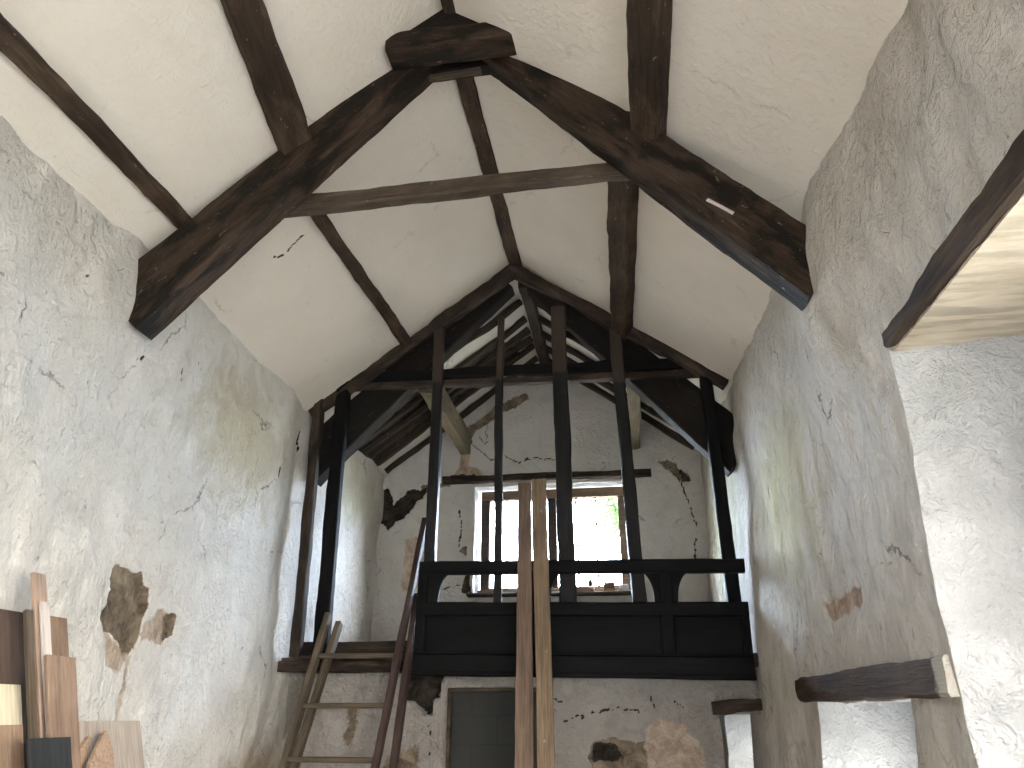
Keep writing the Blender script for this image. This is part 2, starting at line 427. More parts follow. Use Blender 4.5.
# --- long whitewashed wall beside the stacked boards
STONE_A = [(4.38, 2.43), (4.45, 2.45), (4.66, 2.43), (4.79, 2.35), (4.81, 2.24), (4.76, 2.12), (4.76, 2.0), (4.68, 1.9), (4.55, 2.01), (4.43, 2.06), (4.37, 2.16), (4.41, 2.3)]
STONE_B = [(4.93, 2.18), (5.02, 2.24), (5.14, 2.22), (5.15, 2.10), (5.02, 2.02), (4.92, 2.06)]
PINK_B = [(4.78, 2.15), (4.92, 2.24), (5.05, 2.24), (5.05, 2.02), (4.90, 2.04), (4.78, 2.02)]
spec_left = [('stone', STONE_A, 0.025, 0.045, None), ('stone', STONE_B, 0.025, 0.035, None), ('pink', PINK_B, 0.06, 0.012, None),
             ('pink', [(4.40, 2.08), (4.50, 1.86), (4.62, 1.82), (4.68, 1.95)], 0.06, 0.012, None),
             ('pink', [(4.70, 1.93), (4.71, 1.75), (4.70, 1.56)], 0.04, 0.012, 0.022),
             ('earth', [(4.60, 3.90), (4.63, 3.84)], 0.03, 0.03, 0.02), ('earth', [(6.45, 3.72), (6.50, 3.58)], 0.03, 0.03, 0.018),
             ('earth', [(6.86, 4.22), (6.90, 4.05)], 0.03, 0.03, 0.03), ('earth', [(4.13, 3.78), (4.18, 3.74)], 0.02, 0.02, 0.008),
             ('earth', [(3.55, 4.03), (3.64, 3.99), (3.75, 3.99)], 0.03, 0.02, 0.006), ('earth', [(4.75, 4.06), (4.86, 4.02), (4.9, 3.99)], 0.03, 0.02, 0.005)]
def in_left(y, z, dep):
    n = 0.045 * n3(0, y, z, 0.9, 1) + 0.030 * n3(0, y * 1.4, z, 2.2, 2) + 0.012 * n3(0, y * 1.2, z * 0.9, 6.0, 3) + 0.006 * n3(0, y * 1.3, z * 0.8, 15.0, 5)
    n += 0.016 * abs(n3(0, y * 1.2, z * 0.8, 4.2, 6))
    e = -0.10 * math.exp(-((y - 3.95) / 0.55) ** 2 - ((z - 4.1) / 0.5) ** 2)        # plaster dressed round the truss foot
    r = 0.06 * max(0.0, 1 - abs(y - 6.9) / 0.35) if y > 6.55 else 0.0
    return (-3.19 + n - e - dep - r, y, z)
A = axis(-2.5, 9.45, 0.30, [(2.2, 7.2, 0.05), (7.2, 9.4, 0.07), (4.3, 5.2, 0.016)])
Z = axis(-0.05, 4.75, 0.055, [(1.5, 2.5, 0.02)])
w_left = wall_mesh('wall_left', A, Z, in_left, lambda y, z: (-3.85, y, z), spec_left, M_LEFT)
smooth(w_left)

# --- wall with the window recess and the low window
spec_right = [('brick', [(5.12, 2.22), (5.0, 2.10), (4.5, 2.14), (4.50, 2.24), (4.8, 2.22)], 0.05, 0.015, None),
              ('earth', [(3.74, 3.34), (3.71, 3.29), (3.68, 3.24), (3.66, 3.18)], 0.03, 0.03, 0.008),
              ('earth', [(6.1, 3.25), (6.08, 3.0)], 0.03, 0.02, 0.006), ('earth', [(4.05, 3.0), (3.98, 2.92)], 0.02, 0.02, 0.004),
              ('brick', [(4.95, 2.2), (4.45, 2.24), (4.2, 2.32), (4.0, 2.27), (3.6, 2.2)], 0.02, 0.01, 0.003),
              ('earth', [(3.28, 4.42), (3.2, 4.33)], 0.03, 0.02, 0.01), ('earth', [(6.4, 2.95), (6.35, 2.75)], 0.03, 0.02, 0.007)]
def in_right(y, z, dep):
    n = 0.040 * n3(3, y, z, 0.9, 11) + 0.026 * n3(3, y * 1.4, z, 2.2, 12) + 0.013 * n3(3, y * 1.4, z * 0.7, 6.0, 13) + 0.006 * n3(3, y * 1.3, z * 0.5, 15.0, 15)
    n += 0.012 * abs(n3(3, y * 1.3, z * 0.45, 4.2, 16))
    n += 0.17 * math.exp(-((y - 3.95) / 0.6) ** 2 - ((z - 3.85) / 0.6) ** 2)
    g = max(0.0, min(1.0, (y - 5.3) / 1.4)) * max(0.0, min(1.0, (3.6 - z) / 1.5)); g = g * g * (3 - 2 * g)
    return (xr(y) - n + 0.02 + dep - 0.075 * g, y, z)
A = axis(-2.5, 9.45, 0.30, [(1.8, 7.2, 0.05), (7.2, 9.4, 0.07), (3.2, 5.1, 0.025)])
Z = axis(-0.05, 4.75, 0.055, [(2.0, 2.4, 0.025)])
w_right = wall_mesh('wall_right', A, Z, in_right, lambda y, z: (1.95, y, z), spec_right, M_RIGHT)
w_right.data.materials.append(M_REVEAL)
cut(w_right, [
    lump_box([(0.9, 0.55, 0.85), (1.78, 0.55, 0.85), (1.78, 3.42, 0.85), (0.9, 3.60, 0.85), (0.9, 0.55, 3.17), (1.78, 0.55, 3.17), (1.78, 3.30, 3.17), (0.9, 3.44, 3.17)], M_REVEAL, 0.03, 0.10, 3),
    lump_box(ybox(1.5, 2.2, 0.7, 2.55, 1.25, 2.8), M_REVEAL, 0.0, 9, 3),
    lump_box(ybox(0.8, 2.2, -2.35, 0.25, 0.8, 3.1), M_REVEAL, 0.0, 9, 3),  # unseen opening behind the camera, added to brighten the opposite wall
    lump_box([(0.8, 4.03, 0.35), (1.75, 4.15, 0.35), (1.75, 5.50, 0.35), (0.8, 5.60, 0.35), (0.8, 3.97, 1.66), (1.75, 4.1, 1.66), (1.75, 5.55, 1.66), (0.8, 5.64, 1.66)], M_REVEAL, 0.02, 0.10, 5),
    lump_box(ybox(1.5, 2.2, 4.25, 5.25, 0.5, 1.45), M_REVEAL, 0.0, 9, 3),
    lump_box(ybox(0.5, 1.7, 7.75, 9.15, 0.45, 1.62), M_REVEAL, 0.02, 0.12, 7),
    lump_box(ybox(1.5, 2.2, 7.95, 8.75, 0.6, 1.42), M_REVEAL, 0.0, 9, 3)])
smooth(w_right)

# --- gable wall behind the gallery
spec_back = [('earth', [(-3.25, 4.27), (-3.11, 4.33), (-3.03, 4.09), (-2.84, 4.27), (-2.59, 4.31), (-2.58, 4.23), (-2.73, 4.1), (-2.86, 3.91), (-3.0, 3.86), (-3.07, 3.76), (-3.22, 3.89)], 0.03, 0.05, None),
             ('brick', [(-2.14, 4.75), (-2.04, 4.75), (-2.01, 4.57), (-1.9, 4.54), (-1.8, 4.45), (-1.96, 4.4), (-2.25, 4.39), (-2.17, 4.55)], 0.03, -0.015, None),
             ('earth', [(-2.3, 4.4), (-2.27, 4.46), (-1.95, 4.46), (-1.93, 4.4)], 0.03, 0.0, None),
             ('earth', [(-2.02, 4.89), (-1.85, 4.75), (-1.72, 4.62), (-1.57, 4.7), (-1.39, 4.59), (-1.22, 4.63), (-0.88, 4.61)], 0.03, 0.015, 0.012),
             ('earth', [(-2.05, 5.05), (-2.0, 4.9), (-2.12, 4.8)], 0.04, 0.015, 0.012), ('earth', [(-1.9, 4.98), (-1.82, 4.86), (-1.78, 4.9)], 0.03, 0.015, 0.01),
             ('earth', [(0.6, 4.33), (0.65, 4.29), (0.76, 3.94), (0.82, 3.63), (0.75, 3.27)], 0.03, 0.015, 0.012),
             ('stone', [(0.42, 4.51), (0.57, 4.53), (0.77, 4.32), (0.79, 4.25), (0.69, 4.26), (0.53, 4.4)], 0.03, 0.03, None),
             ('earth', [(0.60, 4.52), (0.70, 4.42), (0.80, 4.24), (0.70, 4.27)], 0.03, 0.03, None),
             ('pink', [(-2.84, 3.62), (-2.58, 3.68), (-2.56, 3.02), (-2.84, 3.0)], 0.08, 0.01, None),
             ('stone', [(-2.80, 3.5), (-2.62, 3.6), (-2.68, 3.2)], 0.06, 0.01, None),
             ('stone', [(-2.62, 4.30), (-2.35, 4.33), (-2.2, 4.36)], 0.04, 0.01, 0.03),
             ('earth', [(-0.45, 4.52), (-0.38, 4.53)], 0.03, 0.01, 0.012), ('earth', [(-0.33, 4.52), (-0.14, 4.53)], 0.03, 0.01, 0.008),
             ('earth', [(-2.14, 4.0), (-2.1, 3.75), (-2.13, 3.5)], 0.02, 0.01, 0.010), ('stone', [(-1.3, 5.5), (-1.7, 5.3), (-2.1, 5.0)], 0.10, 0.01, 0.05),
             ('earth', [(-2.02, 3.22), (-1.96, 3.2), (-2.0, 3.05), (-1.94, 2.93), (-2.12, 2.93), (-2.08, 3.05)], 0.03, 0.03, None), ('stone', [(-2.14, 3.46), (-2.04, 3.5), (-2.05, 3.42)], 0.03, 0.01, None),
             ('earth', [(-2.5, 3.05), (-2.3, 3.0), (-2.1, 3.03)], 0.04, 0.01, 0.01)]
def in_back(x, z, dep):
    n = 0.030 * n3(x, 5, z, 0.9, 21) + 0.018 * n3(x, 5, z, 2.4, 22) + 0.008 * n3(x, 5, z, 7.0, 23) + 0.004 * n3(x, 5, z, 17.0, 24)
    return (x, 9.40 + n + dep, z)
A = axis(-3.75, 1.9, 0.09, [(-3.3, 1.0, 0.022)])
Z = axis(-0.05, 6.35, 0.09, [(2.4, 5.9, 0.022)])
w_back = wall_mesh('wall_back', A, Z, in_back, lambda x, z: (x, 9.75, z), spec_back, M_BACK)
w_back.data.materials.append(M_REVEAL)
cut(w_back, [lump_box([(-1.96, 9.2, 2.93), (0.02, 9.2, 2.93), (-0.02, 10.2, 2.93), (-1.85, 10.2, 2.93), (-1.96, 9.2, 4.28), (0.03, 9.2, 4.28), (-0.02, 10.2, 4.28), (-1.85, 10.2, 4.28)], M_REVEAL, 0.015, 0.10, 9)])
smooth(w_back)

# --- lower wall under the gallery
spec_part = [('earth', [(-2.09, 1.95), (-1.70, 1.95), (-1.79, 1.72), (-1.87, 1.57), (-2.0, 1.67), (-2.10, 1.70)], 0.02, 0.14, None),
             ('earth', [(-1.87, 1.6), (-1.84, 1.45), (-1.86, 1.2), (-1.83, 0.9)], 0.015, 0.02, 0.006),
             ('stone', [(-0.44, 1.34), (-0.31, 1.41), (-0.14, 1.36), (0.07, 1.37), (0.01, 1.12), (-0.43, 1.10)], 0.04, 0.03, None),
             ('earth', [(-0.43, 1.34), (-0.33, 1.38), (-0.2, 1.34), (-0.15, 1.25), (-0.3, 1.22), (-0.42, 1.2)], 0.05, 0.03, None),
             ('pink', [(0.03, 1.46), (0.16, 1.55), (0.37, 1.5), (0.48, 1.35), (0.51, 1.10), (0.05, 1.10)], 0.05, 0.012, None),
             ('stone', [(-2.57, 1.62), (-2.54, 1.5), (-2.57, 1.38)], 0.16, 0.0, 0.03), ('stone', [(-2.2, 1.2), (-1.95, 1.3), (-1.95, 0.9), (-2.3, 0.8)], 0.2, 0.0, None),
             ('earth', [(-0.75, 1.72), (-0.66, 1.68)], 0.03, 0.01, 0.010), ('earth', [(-0.65, 1.52), (-0.45, 1.58), (-0.2, 1.64), (0.0, 1.60)], 0.02, 0.01, 0.010),
             ('earth', [(0.1, 1.72), (0.13, 1.62)], 0.03, 0.01, 0.010), ('earth', [(0.28, 1.7), (0.38, 1.62)], 0.03, 0.01, 0.010),
             ('stone', [(-3.2, 1.2), (-3.05, 1.4), (-3.0, 1.1)], 0.15, 0.0, None)]
def in_part(x, z, dep):
    n = 0.030 * n3(x, 8, z, 1.1, 31) + 0.018 * n3(x, 8, z, 2.6, 32) + 0.010 * n3(x, 8, z, 7.0, 33) + 0.005 * n3(x, 8, z, 17.0, 34)
    return (x, 7.15 + n + dep, z)
A = axis(-3.35, 1.15, 0.06, [(-3.2, 1.0, 0.022)])
Z = axis(-0.05, 1.93, 0.09, [(1.0, 1.93, 0.022)])
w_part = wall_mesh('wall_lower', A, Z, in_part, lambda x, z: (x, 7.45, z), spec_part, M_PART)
cut(w_part, [lump_box(ybox(0.66, 1.4, 6.8, 7.8, 0.25, 1.585), M_PART, 0.02, 0.10, 13),
             lump_box(ybox(-1.67, -0.80, 6.8, 7.8, -0.3, 1.80), M_PART, 0.004, 0.2, 14)])
smooth(w_part)

# --- wall behind the camera; its unseen doorway is added to let light in
w_front = box('wall_front', (-3.85, -2.9, -0.05), (1.95, -2.5, 6.3), M_BACK, None, 0)
w_front['kind'] = 'structure'
c1 = lump_box(ybox(-1.9, -0.9, -3.2, -2.2, -0.3, 2.1), M_BACK, 0.0, 9, 1)
cut(w_front, [c1])
fl = box('floor', (-3.9, -2.9, -0.12), (1.98, 9.95, 0.0), M_FLOOR, None, 0); fl['kind'] = 'structure'

# --- plastered slopes
def slope_mesh(name, y0, y1, mat, spec_l, spec_r, lift=0.0, step=0.09):
    ys = axis(y0, y1, step, [(4.70, 5.0, 0.014)]); xs = axis(-3.55, 1.75, 0.09, [(-2.75, -2.36, 0.014)])
    i0 = min(range(len(xs)), key=lambda i: abs(xs[i] + 1.05)); xs[i0] = -1.05
    verts = []; at = {k: [] for k in ('stone', 'pink', 'brick', 'earth')}
    for top in (0, 1):
        for x in xs:
            for y in ys:
                p, dep = patches(y, x, spec_l) if not top else ({k: 0.0 for k in at}, 0)
                n = 0.018 * n3(x, y, 2, 0.8, 41) + 0.008 * n3(x, y, 2, 2.5, 42)
                verts.append((x, y, roof(x) + lift + (0.12 if top else n)))
                for k in at: at[k].append(p[k])
    n = len(ys); off = len(xs) * n; faces = []
    q = lambda i, j: i * n + j
    for i in range(len(xs) - 1):
        for j in range(n - 1):
            faces.append((q(i, j), q(i, j + 1), q(i + 1, j + 1), q(i + 1, j)))
            faces.append((off + q(i, j), off + q(i + 1, j), off + q(i + 1, j + 1), off + q(i, j + 1)))
    for i in range(len(xs) - 1):
        for j in (0, n - 1): faces.append((q(i, j), q(i + 1, j), off + q(i + 1, j), off + q(i, j)))
    for j in range(n - 1):
        for i in (0, len(xs) - 1): faces.append((q(i, j), q(i, j + 1), off + q(i, j + 1), off + q(i, j)))
    me = bpy.data.meshes.new(name); me.from_pydata(verts, [], faces)
    for k, vals in at.items():
        me.attributes.new(k, 'FLOAT', 'POINT').data.foreach_set('value', vals)
    bm = bmesh.new(); bm.from_mesh(me); bmesh.ops.recalc_face_normals(bm, faces=bm.faces[:]); bm.to_mesh(me); bm.free()
    o = new_obj(name, me, None, mat); o['kind'] = 'structure'
    smooth(o, 25)
    return o
slope_mesh('ceiling', -2.9, 7.02, M_CEIL, [('earth', [(4.79, -2.66), (4.83, -2.59)], 0.02, 0, 0.008), ('earth', [(4.82, -2.56), (4.80, -2.53), (4.78, -2.43)], 0.02, 0, 0.010)], [])
slope_mesh('ceiling_rear', 7.02, 9.6, M_CEIL2, [('earth', [(8.25, -3.3), (8.2, -1.85), (8.3, -1.4), (9.0, -1.25), (9.05, -2.1), (9.1, -3.3)], 0.08, 0, None),
           ('stone', [(7.9, -3.3), (7.95, -2.5), (8.3, -2.3), (8.3, -3.3)], 0.08, 0, None)], [])

gf = box('floor_gallery', (-3.3, 7.02, 1.95), (1.1, 9.45, 2.06), M_FLOORB, None, 0.005); gf['kind'] = 'structure'

# ------------------------------------------------------------------ trusses
def truss(name, y, label, lo, collar, wood_m, yoke=True):
    """lo: lower edge of the two principals [(x,z) apex, (x,z) foot] left then right."""
    r = empty(name, (-1.05, y, 4.4), label, 'roof truss', 'roof trusses')
    for (ax, az), (fx, fz), top in lo:
        (tx0, tz0), (tx1, tz1) = top
        # the beam runs through the middle of the lower and upper edges
        c0 = V(((ax + tx0) / 2, 0, (az + tz0) / 2)); c1 = V(((fx + tx1) / 2, 0, (fz + tz1) / 2))
        d = (c1 - c0).normalized(); nrm = V((-d.z, 0, d.x))
        h0 = abs((V((tx0, 0, tz0)) - V((ax, 0, az))).dot(nrm)); h1 = abs((V((tx1, 0, tz1)) - V((fx, 0, fz))).dot(nrm))
        c0.y = c1.y = y
        beam('principal_rafter', c0, c1, 0.19, h0, wood_m, r, 0.21, h1, up=(0, 0, 1), rough=0.006, wane=0.007, seg=0.06, cham=0.014)
    return r

t1 = truss('roof_truss', 3.99, 'massive dark hewn truss spanning the nave, with a thin pole collar',
           [((-1.12, 5.90), (-3.20, 3.70), ((-1.28, 6.05), (-3.20, 4.33))),
            ((-0.83, 5.86), (1.21, 3.57), ((-0.70, 6.05), (1.21, 4.12)))], None, M_TRUSS)
beam('yoke', (-1.44, 3.76, 5.80), (-0.52, 3.76, 5.815), 0.20, 0.15, M_TRUSS, t1, rough=0.010, wane=0.012)
prism('packing_wedge', [(-1.36, 5.86), (-0.60, 5.86), (-0.72, 5.92), (-0.90, 6.02), (-1.05, 6.12), (-1.20, 6.03), (-1.34, 5.92)], 3.70, 3.88, M_SOOT_SHADE, t1)
beam('gap_shade_block', (-1.42, 4.03, 5.90), (-0.70, 4.03, 5.90), 0.10, 0.20, M_SOOT_SHADE, t1, rough=0.01)  # added black block; its colour gives the dark of the gap below the yoke
beam('lath', (-1.22, 4.0, 5.775), (-0.84, 4.0, 5.79), 0.05, 0.035, M_PALEBEAM, t1, rough=0.006)
beam('collar', (-2.36, 4.14, 4.87), (0.2, 4.14, 4.90), 0.10, 0.135, M_PALEBEAM, t1, 0.10, 0.10, rough=0.006)
beam('packing_block', (0.17, 3.96, 5.16), (0.02, 4.03, 5.32), 0.10, 0.14, M_PALEBEAM, t1, rough=0.012)
spl = beam('slit_strip', (0.585, 3.886, 4.425), (0.725, 3.886, 4.31), 0.012, 0.02, M_WHITEB, t1, rough=0.002); spl['label'] = 'pale strip in place of a slit in the rafter'  # added pale strip in place of a slit that shows the ceiling

t2 = truss('roof_truss', 7.21, 'black truss at the gallery front, standing behind the row of slender posts',
           [((-1.09, 5.87), (-3.3, 3.60), ((-1.28, 6.05), (-3.3, 4.22))),
            ((-1.02, 5.92), (1.15, 3.49), ((-0.75, 6.0), (1.15, 4.2)))], None, M_SOOT_SHADE)  # principals near-black: their unlit depth is put into the colour
beam('collar', (-2.95, 7.08, 4.87), (0.85, 7.08, 4.79), 0.06, 0.115, M_BLACK, t2, rough=0.008)
beam('collar_ledge', (-2.9, 7.09, 4.765), (0.8, 7.09, 4.685), 0.10, 0.07, M_GALL, t2, rough=0.008)
for s, e in ((-1, -3.2), (1, 1.02)):
    x0 = -1.05 - s * 0.02
    beam('upper_rafter', (x0, 7.0, roof(x0) - 0.075), (e, 7.0, roof(e) - 0.05), 0.10, 0.15, M_GALL if s < 0 else M_GALL, t2, 0.09, 0.11, rough=0.014, wane=0.015, seg=0.08)

# ------------------------------------------------------------------ purlins and ridge
def purlin(p0, p1, w, h, label, mat=M_PURLIN, name='purlin', cat='purlin', side=0, **k):
    s = math.sin(math.atan(0.744)); c = math.cos(math.atan(0.744))
    up = (s * side, 0, c) if side else (0, 0, 1)
    o = beam(name, p0, p1, w, h, mat, None, up=up, rough=k.pop('rough', 0.010), wane=0.012, **k)
    return tag(o, label, cat, 'roof ' + cat + 's')
def on(x, d): return roof(x) - d
purlin((-2.97, -2.45, on(-2.97, .02)), (-2.90, 4.02, on(-2.90, .02)), 0.12, 0.11, 'slim low purlin just above the whitewashed wall with the stone patch', side=-1)
purlin((-1.36, -2.45, on(-1.36, .04)), (-2.15, 4.00, on(-2.15, .05)), 0.12, 0.16, 'thick upper purlin ending on the nave truss, on the ladder-side slope', side=-1, w1=0.23)
purlin((-2.27, 4.02, on(-2.27, .03)), (-2.21, 7.12, on(-2.21, .03)), 0.11, 0.11, 'thin purlin from behind the nave truss to the gallery, ladder-side slope', side=-1)
purlin((0.27, -2.45, on(0.27, .07)), (0.285, 4.03, on(0.285, .07)), 0.15, 0.18, 'broad purlin coming overhead to the nave truss on the window-recess slope', side=1, w1=0.20)
purlin((0.13, 4.15, on(0.13, .08)), (0.06, 7.06, on(0.06, .06)), 0.19, 0.19, 'broad purlin with a rounded end, hanging from nave truss to gallery on the window-recess slope', side=1)
purlin((-0.97, -2.45, 6.09), (-0.99, 3.9, 6.10), 0.13, 0.14, 'short visible ridge beam above the yoke of the nave truss', name='ridge_beam', cat='ridge beam')
purlin((-1.02, 4.0, 6.07), (-1.04, 7.08, 6.08), 0.14, 0.13, 'ridge beam running from the nave truss to the gallery peak', name='ridge_beam', cat='ridge beam')
purlin((-0.97, 7.12, 5.95), (-0.98, 9.5, 5.96), 0.13, 0.20, 'dark ridge board in the gallery roof, against the gable', M_GALL, name='ridge_beam', cat='ridge beam')
purlin((-2.08, 7.30, 4.90), (-2.08, 9.5, 4.88), 0.14, 0.30, 'olive-brown purlin in the gallery roof above the bell-shaped brick patch', M_OLIVE)
purlin((0.15, 7.30, 4.87), (0.14, 9.5, 4.86), 0.14, 0.30, 'olive-brown purlin in the gallery roof on the window-recess slope', M_OLIVE)

ORD = ['first', 'second', 'third', 'fourth', 'fifth', 'sixth', 'seventh', 'eighth']
def rafters(side, ys, where):
    for i, y in enumerate(ys):
        x0 = -1.05 + side * 0.04; x1 = -3.12 if side < 0 else xr(y) - 0.06
        d = 0.05
        tilt = random.uniform(-0.05, 0.05)
        o = beam('rafter', (x0, y, roof(x0) - d), (x1, y + tilt, roof(x1) - d), 0.085 + random.uniform(-.015, .015), 0.07, M_RAFT, None, rough=0.012, wane=0.012, seg=0.1)
        tag(o, '%s sooty rafter behind the gallery truss on the %s' % (ORD[i], where), 'rafter', 'rafters over the gallery, ' + where)
rafters(-1, [7.72, 8.16, 8.46, 8.68, 8.90, 9.29], 'ladder-side slope')
rafters(1, [7.62, 8.04, 8.46, 8.88, 9.28], 'window-recess slope')

# ------------------------------------------------------------------ gallery posts
def post(xt, zt, xb, w, label, d=0.10, y=7.02, zb=2.0, mat=M_BLACK):
    xb2 = xb
    o = beam('gallery_post', (xb2, y, zb), (xt, y, zt), d, w, mat, None, up=(1, 0, 0), rough=0.006, wane=0.006)
    return tag(o, label, 'post', 'posts of the gallery front')
G = 'slender black post'
post(-3.12, 4.62, -3.08, 0.10, 'weathered grey-brown wall post flat against the whitewashed wall beside the gallery opening', y=6.98, zb=2.06, mat=M_GALL)
post(-2.87, 4.86, -2.86, 0.14, 'heavy black post nearest the wall post, above the open ladder gap', y=7.0, zb=2.08)
post(-1.87, 5.46, -1.855, 0.105, 'tall black post rising at the end of the balustrade beside the ladder', mat=M_POST)
post(-1.21, 5.44, -1.22, 0.075, 'thinnest black post, second along the balustrade from the ladder', 0.07, mat=M_POST)
post(-0.59, 5.50, -0.575, 0.15, 'thickest black post, in front of the middle of the bright window', mat=M_POST)
post(-0.02, 5.20, 0.065, 0.12, 'slightly leaning black post at the edge of the bright window', mat=M_POST)
post(0.83, 4.66, 0.87, 0.115, 'leaning black post closest to the wall with the window recess')

# ------------------------------------------------------------------ gallery balustrade
gr = empty('gallery_balustrade', (-0.5, 6.90, 1.84), 'black panelled balustrade with curved brackets along the gallery edge', 'balustrade')
X0, X1 = -1.94, 0.95
beam('top_rail', (X0, 6.90, 2.79), (X1 - 0.0, 6.90, 2.79), 0.10, 0.115, M_BLACK, gr, rough=0.003)
beam('middle_rail', (X0, 6.905, 2.425), (X1, 6.905, 2.425), 0.075, 0.12, M_BLACK, gr, rough=0.003)
beam('bottom_rail', (X0, 6.895, 1.955), (X1, 6.895, 1.955), 0.09, 0.18, M_BLACK, gr, rough=0.003)
beam('bottom_moulding', (X0, 6.87, 1.885), (X1, 6.87, 1.885), 0.10, 0.035, M_BLACK, gr, rough=0.002)
beam('panel_bead', (X0, 6.86, 2.055), (X1, 6.86, 2.055), 0.03, 0.015, M_BLACK, gr, rough=0.001, cham=0.004)
ST = [(-1.90, 0.10), (-0.83, 0.11), (0.272, 0.12), (0.915, 0.07)]
STILES = []
for i, (sx, sw) in enumerate(ST):
    STILES.append(beam('stile', (sx, 6.905, 1.95), (sx, 6.905, 2.42 if i == 3 else 2.76), 0.07, sw, M_BLACK, gr, up=(1, 0, 0), rough=0.002))
for (a, aw), (b, bw) in zip(ST, ST[1:]):
    box('panel', (a + aw / 2 - .01, 6.91, 2.03), (b - bw / 2 + .01, 6.935, 2.38), M_BLACK, gr, 0.0)
def adopt(child, part):        # a piece of a part: both already hang from the same thing
    bpy.context.view_layer.update()
    child.parent = part; child.matrix_parent_inverse = part.matrix_local.inverted()
def bracket(x, s, st, w=0.18, e=0.05, h=0.25):
    z1 = 2.75; pts = [(x, z1), (x + s * w, z1)]
    for k in range(1, 11):
        t = k / 10 * math.pi / 2
        pts.append((x + s * (w - (w - e) * math.sin(t)), z1 - h * (1 - math.cos(t))))
    pts += [(x + s * e, 2.47), (x, 2.47)]
    adopt(prism('bracket', pts, 6.885, 6.925, M_BLACK, gr), st)
for i, (sx, sw) in enumerate(ST[:3]):
    if i > 0: bracket(sx - sw / 2 + 0.01, -1, STILES[i])
    bracket(sx + sw / 2 - 0.01, 1, STILES[i], *((0.225, 0.105) if i == 0 else ()))
gr.rotation_euler = (0, 0.019, 0)

gb = empty('gallery_beam', (-2.55, 7.0, 2.0), 'worn dark beam and boards edging the open ladder gap of the gallery', 'beam')
beam('bearer', (-3.22, 6.97, 1.985), (-1.96, 6.97, 1.975), 0.10, 0.10, M_GALL, gb, rough=0.012, wane=0.015)
beam('light_nosing', (-3.0, 6.95, 2.06), (-1.97, 6.96, 2.055), 0.10, 0.03, M_PALEBEAM, gb, rough=0.006)['label'] = 'pale worn nosing board'
beam('back_board', (-3.1, 7.09, 2.13), (-1.97, 7.09, 2.13), 0.05, 0.14, M_GALL, gb, rough=0.006)

# ------------------------------------------------------------------ rear window
win = empty('window_1', (-0.93, 9.60, 2.95), kind='structure')
Yw = 9.60
box('window_sill', (-1.9, 9.45, 2.92), (0.02, 9.68, 2.98), M_FRAME, win)
box('jamb', (-1.88, Yw - .05, 2.98), (-1.77, Yw + .05, 4.22), M_DARKFR, win)
box('jamb', (-0.12, Yw - .05, 2.98), (0.0, Yw + .05, 4.22), M_FRAME, win)
box('head', (-1.88, Yw - .06, 4.13), (0.0, Yw + .05, 4.25), M_FRAME, win)
box('mullion', (-1.015, Yw - .05, 2.98), (-0.905, Yw + .05, 4.15), M_DARKFR, win)
box('transom_stop', (-1.77, Yw - .03, 2.98), (-0.12, Yw + .03, 3.02), M_FRAME, win)
for x in (-1.55, -1.28, -0.65, -0.405):
    box('glazing_bar', (x - .011, Yw - .012, 3.0), (x + .011, Yw + .012, 4.14), M_DARKFR, win, 0.002)
for a, b in ((-1.77, -1.015), (-0.905, -0.12)):
    box('pane', (a, Yw - .003, 3.02), (b, Yw + .003, 4.13), M_GLASS, win, 0)
tag(beam('lintel', (-2.36, 9.38, 4.375), (0.32, 9.38, 4.355), 0.14, 0.085, M_GALL, None, rough=0.01),
    'dark timber lintel set in the gable above the bright window', 'lintel', kind='thing')
tag(beam('window_ledge_board', (-1.99, 9.34, 2.905), (-0.02, 9.34, 2.885), 0.22, 0.03, M_PALEBEAM, None, rough=0.006),
    'rough ledge board under the gallery window', 'ledge')
for i, (x, w, h, lab) in enumerate([(-0.60, 0.30, 0.065, 'long broken brick lying on the ledge under the bright window'),
                                    (-0.27, 0.13, 0.085, 'stubby brown brick piece on the window ledge beside the longer brick'),
                                    (-0.10, 0.11, 0.07, 'pale lump of stone at the end of the window ledge')]):
    b = beam('brick', (x - w / 2, 9.33, 2.92 + h / 2), (x + w / 2, 9.33, 2.92 + h / 2), 0.11, h, M_BRICK if i < 2 else M_BACK, None, rough=0.012, wane=0.02, seg=0.04)
    tag(b, lab, 'brick', 'rubble on the gallery window ledge')
# small bottle on the sill
bm = bmesh.new(); prof = [(0, 0), (.03, 0), (.031, .01), (.031, .075), (.026, .095), (.012, .11), (.011, .14), (.013, .142), (.013, .15), (0, .15)]
rings = []
for r_, z_ in prof:
    rings.append([bm.verts.new((r_ * math.cos(k * math.pi / 8), r_ * math.sin(k * math.pi / 8), z_)) for k in range(16)] if r_ else [bm.verts.new((0, 0, z_))])
for a, b in zip(rings, rings[1:]):
    for k in range(16):
        if len(a) == 1: bm.faces.new((a[0], b[k], b[(k + 1) % 16]))
        elif len(b) == 1: bm.faces.new((a[k], a[(k + 1) % 16], b[0]))
        else: bm.faces.new((a[k], a[(k + 1) % 16], b[(k + 1) % 16], b[k]))
bo = fin(bm, 'bottle', M_BOTTLE); bo.location = (-0.505, 9.53, 2.98)
tag(bo, 'small dark bottle silhouetted on the sill of the bright window', 'bottle')

